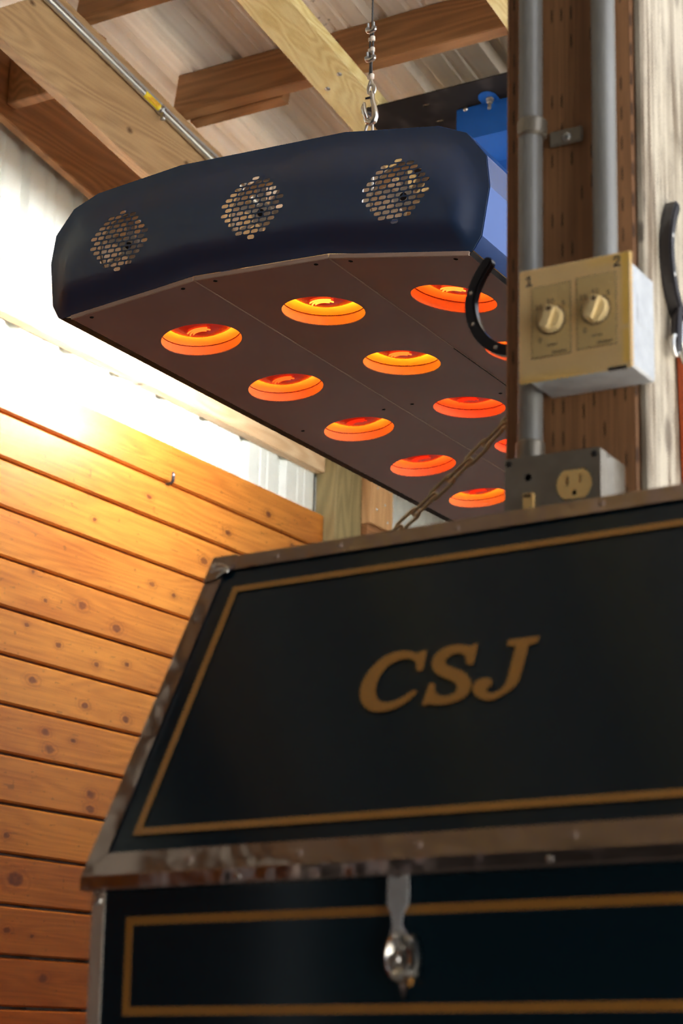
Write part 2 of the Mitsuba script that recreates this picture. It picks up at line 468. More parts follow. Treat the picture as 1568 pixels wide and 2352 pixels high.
# short sister piece behind the visible purlin
s0 = (3.847) / D[1] + .040
m = tf(cbox(-2.888, -2.575, s0, s0 + .036, -.004, .128, .003), M4(np.array([0, 0, roofz(0, CP)]), [1, 0, 0], D, N))
beamkey('sister_board', 'short orange brown board nailed behind the purlin with a broken end', 'board', m, 'm_purlin')
m = cbox(-3.238, -2.927, 3.508, 3.546, 2.432, 2.572, .003)
beamkey('blocking_piece', 'short timber block between the wall rafter and the fir rafter', 'timber block', m, 'm_fir_dark')
# screws of the yellow board
for (sx, sy) in ((-2.409, 3.855), (-2.347, 3.812)):
    P = np.array([sx, sy, roofz(sy, CY)])
    obj('screw', dome(P, -N, .0075, .004), 'm_zinc', 'nailer_board')

# corner post and stud on the left wall
k = key('timber_post'); labels[k] = {'label': 'greenish treated post at the end of the stained planks', 'category': 'post'}
scene[k] = ply(cbox(-3.308, -3.224, 5.301, 5.479, FLOOR, roofz(5.48, 2.93) - .004, .004), 'm_green_post')
k = thing('wall_stud', 'light timber stud with nail heads right of the greenish post', 'stud')
obj('board', cbox(-3.308, -3.188, 5.483, 5.640, 1.712, roofz(5.65, CP) - .01, .003), 'm_stud', k)
for a, b in ((.03, .05), (.035, .13), (.09, .08), (.11, .02), (.12, .14), (.02, .19), (.1, .2)):
    obj('nail', dome((-3.188, 5.483 + a + .01, 1.72 + b), [1, 0, 0], .005, .0025, 10), 'm_zinc', k)
obj('sill_block', cbox(-3.308, -3.20, 5.483, 5.66, 1.665, 1.711, .003), 'm_fir_dark', k)
# little hook on the plank joint
k = thing('wall_hook', 'small black hook sticking out between two pale planks', 'hook')
obj('shank', tube([(-3.275, 4.385, 1.572), (-3.255, 4.384, 1.572), (-3.246, 4.383, 1.58), (-3.245, 4.382, 1.596), (-3.247, 4.382, 1.607)], [.005, .005, .0055, .0055, .003], 10), 'm_iron', k, smooth=40)

# conduit along the fir rafter
P0 = np.array([-2.877, 3.594, 2.455]); s0 = P0 @ D
CND = np.array([-2.877, 0, 0]) + N * 3.0125


def on_c(s, dx=0, dh=0): return CND + D * s + np.array([dx, 0, 0]) + N * dh


k = thing('conduit', 'shiny metal conduit strapped along the side of the fir rafter', 'conduit')
s_t = np.array([-2.866, 3.727, 2.405]) @ D
obj('pipe', cyl(on_c(2.30), on_c(6.9), .0105, 20), 'm_emt', k, smooth=40)
obj('coupling', cat(cyl(on_c(s_t - .004), on_c(s_t + .016), .0135, 20), cyl(on_c(s_t + .000), on_c(s_t + .005), .0150, 6)), 'm_zinc', k, smooth=30)
obj('set_screw', cat(cyl(on_c(s_t + .006, .006, -.010), on_c(s_t + .008, .010, -.030), .006, 12), dome(on_c(s_t + .008, .010, -.030), -N + np.array([.3, 0, 0]), .008, .006)), 'm_zinc', k, smooth=40)
ang = np.linspace(-1.5, 1.1, 9)
tag = []
for ss in (s_t - .078, s_t - .008):
    tag += [on_c(ss) + .0109 * (math.cos(a) * np.array([1, 0, 0]) + math.sin(a) * N) for a in ang]
f = []
for i in range(8): f += [[i, i + 1, 10 + i], [i, 10 + i, 9 + i]]
obj('tag_sticker', trimesh.Trimesh(np.array(tag), f, process=False), 'm_yellow_tag', k, label='yellow sticker with red print')
for q in range(3):
    tag = []
    a0 = -.85 + .38 * q
    for ss in (s_t - .066 + .006 * q, s_t - .02 + .002 * q):
        tag += [on_c(ss) + .0112 * (math.cos(a) * np.array([1, 0, 0]) + math.sin(a) * N) for a in (a0, a0 + .16)]
    obj('tag_print', trimesh.Trimesh(np.array(tag), [[0, 1, 3], [0, 3, 2]], process=False), 'm_red_print', k)
ss = np.linspace(2.3, 6.5, 70)
obj_k = key('electric_cable'); labels[obj_k] = {'label': 'thin grey electric cable above the metal conduit', 'category': 'cable'}
scene[obj_k] = ply(tube([on_c(s, .0, .0175 + .010 * max(0, math.sin((s - 3.35) * 4.5)) ** 2 * (3.35 < s < 4.05)) for s in ss], .0042, 8), 'm_cable_grey', smooth=True)

# white fixture in the upper left corner
k = thing('ceiling_light', 'white housing of a light fixture in the upper left corner', 'light fixture')
obj('housing', cbox(-3.20, -2.05, 2.79, 2.945, 2.306, 2.352, .006), 'm_white_plastic', k)
obj('lens', cbox(-3.17, -2.08, 2.81, 2.935, 2.296, 2.306, .002), 'm_white_plastic', k)
for xx in (-2.9075, -2.37): obj('bracket', cbox(xx - .015, xx + .015, 2.85, 2.88, 2.350, roofz(2.86, 2.812 if xx < -2.6 else CY) + .004, .001), 'm_zinc', k)

# ------------------------------------------------------------------ heat lamp canopy
HR = np.array([[0.9990, -0.0375, 0.0245], [0.0379, 0.9991, -0.0159], [-0.0239, 0.0168, 0.9996]])
U, _, Vt = np.linalg.svd(HR); HR = U @ Vt
HO = np.array([-1.582, 2.341, 1.184])
HM = M4(HO, HR[:, 0], HR[:, 1], HR[:, 2])
HL = 1.64
AL = math.radians(7.72); ca, sa = math.cos(AL), math.sin(AL)
W, WO = .128, .2515
heater = thing('heat_lamp_canopy', 'navy blue hanging heater with three front grilles and rows of glowing red lamps', 'heater')
XC = -.0115
half = [(.158, .214), (.3275, .192), (.3775, .171), (.412, .1265), (.4185, .0745), (.407, -.0045), (.3935, -.0265)]


def arch(x, off=0):
    x = abs(x)
    return (0 if x <= W else -(x - W) * sa / ca) + off


top = [(XC + a, b) for a, b in half]
topL = [(XC - a, b) for a, b in half]
botR = [(XC + .386, arch(.386) + .004), (W, .008), (-W, .008), (XC - .386, arch(.386) + .004)]
outline = topL[::-1] + top + botR


def hx(mesh): return tf(mesh, HM)


def to_y(m, y):  # extruded in (x,z) plane by +depth -> local y
    v = m.vertices.copy(); m = m.copy(); m.vertices = np.c_[v[:, 0], y + v[:, 2], v[:, 1]]; m.fix_normals(); return m


# hood skin: the sides and top as one folded sheet, thickness inwards
skin_o = topL[::-1] + top
def hood_piece(pts, y0, y1, nm='hood', lab=None):
    obj(nm, hx(to_y(ext(LineString(pts).buffer(.0012, cap_style=2, join_style=2), y1 - y0), y0)), 'm_navy_gloss_lit', heater, label=lab)


for side in (topL, top):       # folded side sheets; the top between them is open but for straps
    hood_piece(side[1:], .002, HL, 'hood_side', 'glossy blue folded side, its colour brightened to stand for the highlight')
    inner = LineString(side[1:]).buffer(.0026, cap_style=2, join_style=2, single_sided=False).difference(LineString(side[1:]).buffer(.0013, cap_style=2, join_style=2)).intersection(Polygon(outline))
    for g_ in getattr(inner, 'geoms', [inner]):
        if g_.area > 1e-5: obj('added_liner', hx(to_y(ext(g_, HL - .02), .012)), 'm_fan', heater, label='pale sheet inside the hood, added to brighten the grille view')  # added pale sheet that brightens what shows through the grilles
for x0, z0, x1, z1 in ((-.3760, -.0330, -.4045, -.0275), (.3760, -.0330, .3815, -.0275)):
    obj('flange', hx(to_y(ext(LineString([(x0, z0), (x1, z1)]).buffer(.0008, cap_style=2), HL - .006), .001)), 'm_black_steel', heater, label='black flange beside the tray')
for ya, yb in ((.002, .010), (.355, .405), (.80, .84), (1.24, 1.29), (HL - .04, HL)):
    hood_piece(topL[:2][::-1] + top[:2], ya, yb, 'top_strap')
# front panel with slots and a soft bulge
fans = [(-.2715, .087), (-.008, .103), (.2555, .086)]
slots = []
PX, PZ = .0150, .0088
for (fx, fz) in fans:
    for r in range(-6, 7):
        for q in range(-5, 6):
            sx = (q + .5 * (r % 2)) * PX; sz = r * PZ
            if (sx / .0550) ** 2 + (sz / .0545) ** 2 < 1.0 and (abs(r) < 6 or q == 0):
                slots.append(LineString([(fx + sx - .0036, fz + sz), (fx + sx + .0036, fz + sz)]).buffer(.0034, quad_segs=3))
panel_p = Polygon(outline).difference(shapely.union_all(slots))


def dens(pg, d): return shapely.segmentize(pg, d)


def sheet_mesh(pg, grid, th):
    """a thin flat sheet of polygon pg with evenly sized triangles, its holes included"""
    from scipy.spatial import Delaunay
    rings = [pg.exterior] + list(pg.interiors)
    pts = [np.array(shapely.segmentize(r, .0019 if i else .006).coords)[:-1] for i, r in enumerate(rings)]
    x0, z0, x1, z1 = pg.bounds
    gx, gz = np.meshgrid(np.arange(x0, x1, grid), np.arange(z0, z1, grid))
    gx = gx + (np.arange(gx.shape[0]) % 2)[:, None] * grid / 2
    g = np.c_[gx.ravel(), gz.ravel()]
    inner = pg.buffer(-.0025); shapely.prepare(inner)
    g = g[shapely.contains_xy(inner, g[:, 0], g[:, 1])]
    P = np.vstack(pts + [g]); f = Delaunay(P).simplices
    c = P[f].mean(1); shapely.prepare(pg)
    f = f[shapely.contains_xy(pg, c[:, 0], c[:, 1])]
    cr = np.cross(P[f[:, 1]] - P[f[:, 0]], P[f[:, 2]] - P[f[:, 0]])
    f = np.where((cr < 0)[:, None], f[:, ::-1], f)
    n = len(P)
    e = np.vstack([f[:, [0, 1]], f[:, [1, 2]], f[:, [2, 0]]])
    keys = {tuple(x) for x in e.tolist()}
    bnd = np.array([x for x in keys if (x[1], x[0]) not in keys])
    walls = np.vstack([np.c_[bnd[:, 1], bnd[:, 0], bnd[:, 0] + n], np.c_[bnd[:, 1], bnd[:, 0] + n, bnd[:, 1] + n]])
    V = np.vstack([np.c_[P, np.zeros(n)], np.c_[P, np.full(n, th)]])
    return trimesh.Trimesh(V, np.vstack([f[:, ::-1], f + n, walls[:, ::-1]]), process=False)


front = sheet_mesh(panel_p, .010, .0015)
v = front.vertices.copy()
topl = LineString(skin_o)
from shapely import points as shp_points, distance as shp_distance
d_top = shp_distance(shp_points(v[:, :2]), LineString(topL[:4][::-1] + top[:4]))
d_all = shp_distance(shp_points(v[:, :2]), LineString(outline + outline[:1]))


def sst(a, b, x):
    t = np.clip((x - a) / (b - a), 0, 1); return t * t * (3 - 2 * t)


bulge = -.022 * sst(0, .095, d_top) * sst(0, .05, d_all)
bulge += .0016 * (meshkit.fbm(np.c_[v[:, 0] * 9, v[:, 1] * 14, 0 * v[:, 0]], 3, 5) - .5) * sst(0, .02, d_all)
for (dx, dz) in ((-.235, .153), (.045, .176), (.278, .153), (-.30, .150)):
    bulge += .0022 * np.exp(-((v[:, 0] - dx) ** 2 + (v[:, 1] - dz) ** 2) / .011 ** 2)
front.vertices = np.c_[v[:, 0], v[:, 2] + bulge, v[:, 1]]
front.fix_normals()
obj('front_panel', hx(front), 'm_navy', heater, smooth=25, label='navy front panel pierced by three slotted grilles')
obj('back_panel', hx(to_y(ext(Polygon(outline), .0015), HL)), 'm_navy', heater)
# tray (underside): three long panels with lamp holes
LY = [.220 + .30 * i for i in range(5)]; MY = [.214 + .30 * i for i in range(5)]; RY = [.206 + .30 * i for i in range(5)]
HD = .145
cols = [('L', LY, -1), ('M', MY, 0), ('R', RY, 1)]


def col_frame(side):
    """local frame of a tray panel: origin at its front edge middle, X across, Z up"""
    if side == 0: return M4([0, 0, 0], [1, 0, 0], [0, 1, 0], [0, 0, 1]), 2 * W
    X = np.array([ca, 0, -side * sa])
    Z = np.array([side * sa, 0, ca])
    o = np.array([side * (W + WO / 2 * ca), 0, -sa * WO / 2])
    return M4(o, X, [0, 1, 0], Z), WO


for nm, ys, side in cols:
    F, wdt = col_frame(side)
    G = HM @ F
    pg = shapely.box(-wdt / 2 + .0012, .002, wdt / 2 - .0012, HL - .004)
    for yy in ys: pg = pg.difference(Point(0, yy).buffer(HD / 2, quad_segs=16))
    obj('tray_panel', tf(ext(pg, .0012), G), 'm_tray', heater, label='brownish underside panel with round lamp openings')
    obj('tray_lip', tf(cbox(-wdt / 2 + .001, wdt / 2 - .001, -.0015, .002, -.0015, .006, .0006), G), 'm_tray_lip', heater)
    if side <= 0:
        obj('tray_seam', tf(cbox(wdt / 2 - .0012, wdt / 2 + .0012, .002, HL - .01, -.0012, .0015, .0004), G), 'm_tray_lip', heater)
    else:
        obj('tray_seam', tf(cbox(-wdt / 2 - .0008, -wdt / 2 + .0008, .47, HL - .01, -.0022, .0010, .0003), G), 'm_seam', heater)
        obj('tray_seam', tf(cbox(-wdt / 2 - .0012, -wdt / 2 + .0012, .002, .47, -.0012, .0015, .0004), G), 'm_tray_lip', heater)
    for yy in (.017, .75, HL - .02):
        for xx in ((-wdt / 2 + .032, wdt / 2 - .032)):
            obj('screw', tf(dome([xx, yy, 0], [0, 0, -1], .0038, .0016, 10), G), 'm_dark_hole', heater)
    for yy in ys:
        cen = np.array([0, yy, 0])
        Fc = G @ M4(cen, [1, 0, 0], [0, 1, 0], [0, 0, 1])
        r = HD / 2
        cup = lathe([(r + .0012, .0012), (r + .0014, .020), (r - .001, .062), (r - .012, .085), (.030, .090), (0, .0905), (0, .0917), (.030, .0912), (r - .011, .0865), (r + .0005, .063), (r + .003, .020), (r + .0025, .0012), (r + .0012, .0012)], 64)
        lc = obj('lamp_cup', tf(cup, Fc), 'm_cup', heater, smooth=30)
        obj('ring', tf(lathe([(r + .0004, .0185), (r + .0004, .0195), (r + .0018, .0195), (r + .0018, .0185), (r + .0004, .0185)], 64), Fc), 'm_cupring', lc)
        # reflector bulb: red face towards the horse, bright flank inside the cup
        rim, h = .060, .014
        face = [(0, h)] + [(rim * t, h + .018 * t ** 2) for t in np.linspace(.12, 1, 10)] + [(rim + .001, h + .022), (rim - .002, h + .026)]
        kb = key(heater + '__bulb')
        scene[kb] = ply(tf(lathe(face, 40), Fc), 'm_glass_red', smooth=40, emitter={'type': 'area', 'sampling_weight': 0.12, 'radiance': {'type': 'rgb', 'value': [0.14 * BULB, 0.004 * BULB, 0.001 * BULB]}})
        labels[kb] = {'label': 'red glass heat bulb'}
        flank = lathe([(rim - .002, h + .026), (.036, .068), (.020, .086)], 32)
        kf = key(kb + '__neck')
        hot = 1.0 + .2 * (rng.random() - .5)
        yel = {('L', 0): .62, ('L', 1): .5, ('L', 2): .55, ('L', 3): .28, ('L', 4): .6, ('M', 0): .95, ('M', 1): 1.0, ('M', 2): .22, ('M', 3): .15, ('R', 0): .4}.get((nm, ys.index(yy)), .4)
        fil = {('M', 0): 1.0, ('R', 0): .8, ('M', 1): .6, ('L', 0): .6, ('L', 1): .45}.get((nm, ys.index(yy)), .16)
        scene[kf] = ply(tf(flank, Fc), 'm_glass_red', smooth=True, emitter={'type': 'area', 'sampling_weight': 0.12, 'radiance': {'type': 'rgb', 'value': [4.6 * BULB * hot, 1.9 * yel * BULB * hot, .10 * BULB * hot]}})
        a = np.linspace(-1.15, 1.15, 14)
        fl = []
        for (rr, zz, span) in ((.020, h - .0010, 1.0), (.025, h - .0004, .7), (.015, h - .001, .8)):
            fl.append(tube([(rr * math.sin(t * span) * 1.15, -rr * math.cos(t * span) + .005, zz + .0032 * 0) for t in a], .0016, 6))
        kf = key(kb + '__filament')
        scene[kf] = ply(tf(cat(*fl), Fc), 'm_glass_red', smooth=True, emitter={'type': 'area', 'sampling_weight': 0.12, 'radiance': {'type': 'rgb', 'value': [3.2 * BULB * fil, .46 * BULB * fil * fil, .05 * BULB * fil * fil]}})
# fans behind the grilles
for (fx, fz) in fans:
    F = HM @ M4([fx, .020, fz], [1, 0, 0], [0, 0, 1], [0, -1, 0])
    kf = obj('fan', tf(lathe([(.0600, -.012), (.0600, .012), (.0570, .012), (.0570, -.012), (.0600, -.012)], 40), F), 'm_fan', heater, smooth=30)
    for q in range(7):
        b = Polygon([(.016, -.005), (.054, -.010), (.056, .007), (.016, .005)])
        m = ext(b, .001); m.apply_transform(trimesh.transformations.rotation_matrix(.5, [1, 0, 0])); m.apply_transform(trimesh.transformations.rotation_matrix(q * 2 * math.pi / 7, [0, 0, 1]))
        obj('blade', tf(m, F), 'm_fan_light', kf)
    for q in range(3):
        m = cbox(.010, .0595, -.003, .003, -.012, -.010, .0005); m.apply_transform(trimesh.transformations.rotation_matrix(q * 2 * math.pi / 3 + .4, [0, 0, 1]))
        obj('strut', tf(m, F), 'm_fan', kf)
    obj('hub', tf(lathe([(0, .013), (.0165, .013), (.0185, .011), (.0185, -.01), (0, -.01)], 24), F), 'm_fan_light', kf, smooth=30)
    obj('hub_cap', tf(lathe([(0, .0155), (.006, .015), (.0065, .013), (0, .0129)], 16), F), 'm_seam', kf, smooth=30)

# ------------------------------------------------------------------ hanging cable and snap hook
CA = HM @ np.array([XC, .38, .214, 1]); CX, CYY = CA[0] + .0, CA[1]


def zc(pxy):  # height on the hanging line for the picture rows that were measured
    return np.interp(pxy, [0, 66, 92, 116, 132, 180, 200, 228, 262, 300], np.array([1.858, 1.797, 1.774, 1.752, 1.737, 1.694, 1.676, 1.651, 1.621, 1.587]) * CYY / 2.682)


k = thing('hanging_cable', 'thin steel cable with clamps and white sleeves above the heater', 'cable')
zt = roofz(CYY, CR)
obj('wire', tube([(CX, CYY, zt - .03), (CX, CYY, zc(66))], .0016, 8), 'm_wire', k, smooth=40)
obj('wire_loop', cat(tube([(CX - .0022, CYY, zc(66)), (CX - .0035, CYY, zc(92)), (CX - .004, CYY, zc(120)), (CX - .002, CYY, zc(150)), (CX - .003, CYY, zc(182))], .0019, 8),
                     tube([(CX + .0022, CYY, zc(66)), (CX + .0028, CYY, zc(92)), (CX + .0030, CYY, zc(120)), (CX + .0005, CYY, zc(150)), (CX + .0022, CYY, zc(182))], .0019, 8)), 'm_wire', k, smooth=40)
for q in (66, 132):
    zz = zc(q)
    c1 = obj('clamp', cat(tube([(CX - .0085, CYY - .004, zz - .004), (CX - .006, CYY - .004, zz - .0075), (CX, CYY - .004, zz - .009), (CX + .006, CYY - .004, zz - .0075), (CX + .0085, CYY - .004, zz - .004)], [.004, .0045, .005, .0045, .004], 10)), 'm_chrome', k, smooth=40)
    for sx in (-1, 1):
        obj('bolt', cat(cyl((CX + sx * .006, CYY - .004, zz - .006), (CX + sx * .006, CYY - .005, zz + .009), .0024, 10), cyl((CX + sx * .0068, CYY - .004, zz - .006), (CX + sx * .0068, CYY - .0045, zz + .000), .0050, 6)), 'm_zinc', c1)
for q in (92, 117, 178):
    zz = zc(q)
    obj('sleeve', cat(cyl((CX + .003, CYY - .002, zz - .005), (CX + .003, CYY - .002, zz + .004), .0048, 14), cyl((CX - .004, CYY, zz - .004), (CX - .004, CYY, zz + .003), .0036, 14)), 'm_white_plastic', k, smooth=40)
# teardrop thimble
th_ = []
for a in np.linspace(0, 2 * math.pi, 28, endpoint=False):
    zz = zc(200) + (zc(182) - zc(218)) / 2 * math.cos(a)
    w = .0085 * math.sin(a) * (.55 - .45 * math.cos(a))
    th_.append((CX + w + .001, CYY - .001, zz))
obj('thimble', tube(th_, .0028, 8, closed=True), 'm_chrome', k, smooth=True)
k = thing('snap_hook', 'polished steel snap hook holding the heater below the cable', 'hook')
z0, z1 = zc(212), zc(292)
hk = [(CX + .003, z0 - .001), (CX + .0045, zc(222)), (CX + .005, zc(232)), (CX + .0085, zc(246)), (CX + .0115, zc(262)), (CX + .0118, zc(272)), (CX + .009, zc(281)), (CX + .003, zc(286)), (CX - .004, zc(281)), (CX - .009, zc(272)), (CX - .012, zc(262))]
obj('body', tube([(a, CYY - .001, b) for a, b in hk], [.004, .0048, .0045, .005, .0062, .0068, .0068, .006, .005, .004, .0025], 12), 'm_chrome', k, smooth=True)
ey = [(CX + .004 + .0065 * math.sin(a), CYY - .001, zc(208) + .010 * math.cos(a)) for a in np.linspace(0, 2 * math.pi, 20, endpoint=False)]
obj('eye', tube(ey, .0030, 8, closed=True), 'm_chrome', k, smooth=True)
obj('latch', tube([(CX - .0100, CYY - .004, zc(236)), (CX - .0115, CYY - .005, zc(248)), (CX - .0085, CYY - .005, zc(262)), (CX - .0035, CYY - .004, zc(274))], [.0025, .0050, .0050, .003], 10), 'm_chrome', k, smooth=True)
obj('pivot', cyl((CX - .006, CYY - .008, zc(230)), (CX + .004, CYY - .006, zc(229)), .0022, 8), 'm_iron', k)
# wire bail from the canopy's ridge up into the hook
k2 = obj('hanger_bail', tube([(CX - .014, CYY, CA[2] + .001), (CX - .0095, CYY, zc(300)), (CX - .0035, CYY - .000, zc(278)), (CX + .0020, CYY, zc(272)), (CX + .0060, CYY, zc(280)), (CX + .0062, CYY, zc(300)), (CX + .012, CYY, CA[2] + .001)], .0028, 10), 'm_chrome', heater, smooth=True)

# ------------------------------------------------------------------ black mounting plate and blue cabinet above the heater
PM = M4(np.array([0, 0, roofz(0, CY)]), [1, 0, 0], D, N)
ps0 = np.array([-2.3, 3.967, roofz(3.967, CY)]) @ D - PM[:3, 3] @ D
pl = shapely.box(-2.371, ps0, -1.15, ps0 + .36).buffer(-.012).buffer(.012, quad_segs=6)
for (sx, sy) in ((-2.190, 4.012), (-2.190, 4.089)):
    ss = (np.array([0, sy, roofz(sy, CY)]) - PM[:3, 3]) @ D
    pl = pl.difference(LineString([(sx - .009, ss), (sx + .009, ss)]).buffer(.0035, quad_segs=3))
k = thing('mounting_plate', 'black steel plate with two slots bolted under the yellowish boards', 'metal plate')
m = ext(pl, .004); m.apply_translation((0, 0, -.0045))
obj('plate', tf(m, PM), 'm_black_steel', k)
obj('lip', tf(cbox(-2.30, -1.15, ps0 - .001, ps0 + .003, -.028, -.004, .001), PM) if False else tf(cbox(-2.355, -1.16, ps0 + .355, ps0 + .36, -.03, -.0045, .001), PM), 'm_black_steel', k)
for bx in (-2.357, -1.79):
    ss = ps0 + .022
    obj('bolt', tf(cat(cyl((bx, ss, -.0045), (bx, ss, -.0065), .012, 20), cyl((bx, ss, -.0065), (bx, ss, -.013), .0075, 6)), PM), 'm_zinc', k)
k = thing('blue_cabinet', 'bright blue metal cabinet bolted under the black steel plate', 'cabinet')
BY = 4.055
bx0, bx1 = -2.120, -1.50
zt0 = 2.400
prof = Polygon([(BY, roofz(BY, CY) - .008), (BY, 2.300), (BY + .085, 2.262), (BY + .085, 2.150), (BY + .30, 2.150), (BY + .30, roofz(BY + .30, CY) - .008)])
m = ext(prof, bx1 - bx0); vv = m.vertices; m.vertices = np.c_[bx0 + vv[:, 2], vv[:, 0], vv[:, 1]]; m.fix_normals()
obj('body', m, 'm_blue_panel', k)
for tx in (-2.018, -1.62):
    t = Point(tx, 0).buffer(.026).union(shapely.box(tx - .026, 0, tx + .026, .02))
    yy = BY - .004
    mt = ext(t, .002); vv = mt.vertices
    s_ = (np.array([0, yy, roofz(yy, CY)]) - PM[:3, 3]) @ D
    mt.vertices = np.c_[vv[:, 0], s_ + vv[:, 1] - .012, vv[:, 2] - .0075]
    obj('mounting_tab', tf(mt, PM), 'm_blue_panel', k)
    obj('bolt', tf(cat(cyl((tx + .004, s_ - .006, -.0075), (tx + .004, s_ - .006, -.012), .011, 20), cyl((tx + .004, s_ - .006, -.012), (tx + .004, s_ - .006, -.022), .0085, 6), cyl((tx + .004, s_ - .006, -.022), (tx + .004, s_ - .006, -.040), .005, 10)), PM), 'm_zinc_dull', k)
obj('screw', dome((-2.093, BY, 2.392), [0, -1, 0], .0075, .005), 'm_chrome', k, smooth=30)

# ------------------------------------------------------------------ foreground post with its fittings
post = thing('timber_post', 'brown stained timber post in front of the heater with grey conduits', 'post')
PXL, PXR, PY0, PY1 = -.749, -.612, 1.540, 1.680
obj('body', cbox(PXL, PXR, PY0, PY1, FLOOR, roofz(1.6, CP), .003), 'm_post', post)
obj('face_board', cbox(PXR + .0005, -.603, PY0 + .001, PY1 - .001, FLOOR, roofz(1.6, CP) - .01, .002), 'm_weather', post, label='weathered pale grey board on the right face')
k = thing('conduit', 'left grey conduit on the brown post entering the timer box', 'conduit', 'grey conduits on the brown post') if False else thing('conduit', 'grey conduit on the brown post with a strap, running down past the timer box', 'conduit')
obj('pipe', cyl((-.7135, PY0 - .0155, roofz(1.5, CP) - .02), (-.7145, PY0 - .0155, .515), .0120, 24), 'm_conduit_grey', k, smooth=40)
obj('connector', cat(cyl((-.7145, PY0 - .0155, .535), (-.7145, PY0 - .0155, .506), .0140, 24)), 'm_zinc_dull', k, smooth=40)
ks = obj('strap', cat(cyl((-.7125, PY0 - .0155, .849), (-.7125, PY0 - .0155, .868), .0148, 24), cbox(-.699, -.664, PY0 - .006, PY0 - .001, .841, .857, .0015)), 'm_zinc_dull', k, smooth=30)
obj('screw', dome((-.680, PY0 - .006, .8475), [0, -1, 0], .0052, .0035), 'm_zinc', ks, smooth=30)
k = thing('conduit', 'grey conduit near the right edge of the brown post, ending at the timer box', 'conduit')
obj('pipe', cyl((-.6365, PY0 - .0155, roofz(1.5, CP) - .02), (-.6365, PY0 - .0155, .690), .0120, 24), 'm_conduit_grey', k, smooth=40)

# timer box
k = thing('timer_box', 'beige plate with two dial timers on a steel box on the post', 'timer')
TX0, TX1, TZ0, TZ1, TY = -.7035, -.5905, .5750, .6870, 1.474
obj('box', cbox(TX0 + .004, TX1 - .004, TY + .004, PY0 - .0005, TZ0 + .005, TZ1 - .006, .002), 'm_galv', k, label='galvanised steel box')
obj('box_knockout', cbox(TX1 - .0042, TX1 - .0034, TY + .022, TY + .042, TZ0 + .05, TZ0 + .078, .006), 'm_galv', k)
plate = cbox(TX0, TX1, TY, TY + .004, TZ0, TZ1, .0018)
obj('faceplate', plate, 'm_beige', k)
obj('plate_chip', cbox(-.6145, -.5965, TY - .0002, TY + .004, TZ0 - .0002, TZ0 + .0022, .0004), 'm_dark_hole', k, label='dark notch in the lower plate edge')
for pi, (x0, x1, z0, z1, kx, kz) in enumerate(((-.6880, -.6515, .5985, .6660, -.6695, .6325), (-.6428, -.6065, .6000, .6675, -.6250, .6345))):
    rim = shapely.box(x0 - .0014, z0 - .0014, x1 + .0014, z1 + .0014).difference(shapely.box(x0, z0, x1, z1))
    def face(pg, y, d=.0006):
        m = ext(pg, d); v = m.vertices; m.vertices = np.c_[v[:, 0], y - v[:, 2], v[:, 1]]; m.fix_normals(); return m
    dl = obj('dial', face(shapely.box(x0, z0, x1, z1).buffer(.0008), TY + .0002, .0012), 'm_beige_dial', k)
    obj('frame_line', face(rim, TY, .0004), 'm_brown_print', dl)
    Rk = .0122
    ticks = []
    for q in range(34):
        a = math.radians(60 - q * 8.2)
        p0 = (kx + (Rk + .0012) * math.cos(a), kz + (Rk + .0012) * math.sin(a)); p1 = (kx + (Rk + .0031) * math.cos(a), kz + (Rk + .0031) * math.sin(a))
        ticks.append(LineString([p0, p1]).buffer(.00045, cap_style=2))
    arc = LineString([(kx + (Rk + .0012) * math.cos(t), kz + (Rk + .0012) * math.sin(t)) for t in np.linspace(math.radians(60), math.radians(-215), 40)]).buffer(.0009)
    obj('scale', face(shapely.union_all(ticks + [arc]), TY - .0010, .0003), 'm_brown_print', dl)
    for (txt, dx, dz) in (('10', -.0010, .0182), ('5', .0120, .0145), ('15', -.0125, .0140), ('0', -.0110, -.0185)):
        tm = meshkit.text_mesh(txt, .0044, .0003, bold=True); v = tm.vertices
        w = v[:, 0].max()
        tm.vertices = np.c_[kx + dx + v[:, 0] - w / 2, TY - .0010 - v[:, 2], kz + dz + v[:, 1] - .0022]; tm.fix_normals()
        obj('numeral', tm, 'm_brown_print', dl)
    obj('print_line', face(shapely.box(kx - .004, kz - .0255, kx + .006, kz - .0243), TY - .0010, .0003), 'm_brown_print', dl)
    obj('print_line', face(shapely.box(kx + .001, kz - .0330, kx + .0155, kz - .0314), TY - .0010, .0003), 'm_brown_print', dl)
    F = M4([kx, TY, kz], [1, 0, 0], [0, 0, 1], [0, -1, 0])
    kn = obj('knob', tf(lathe([(0, .001), (Rk + .001, .001), (Rk + .001, .0025), (Rk - .0005, .0035), (Rk - .0012, .007), (0, .0075)], 32), F), 'm_beige_knob', dl, smooth=30)
    a = math.radians(68)
    grip = shapely.affinity.rotate(shapely.box(-.0098, -.0026, .0098, .0026).buffer(.0012), 68, origin=(0, 0))
    obj('grip', tf(trimesh.util.concatenate([ext(grip, .0125)]), F), 'm_beige_knob', kn)
    obj('pointer', tf(cyl((.0072 * math.cos(a), .0072 * math.sin(a), .0122), (.0072 * math.cos(a), .0072 * math.sin(a), .0131), .0022, 12), F), 'm_brown_print', kn)
for txt, px_, pz_ in (('1', -.6970, .6700), ('2', -.6090, .6735)):
    tm = meshkit.text_mesh(txt, .0098, .0003, bold=True); v = tm.vertices
    tm.vertices = np.c_[px_ + v[:, 0], TY - v[:, 2], pz_ + v[:, 1]]; tm.fix_normals()
    obj('handwritten_number', tm, 'm_ink', k)

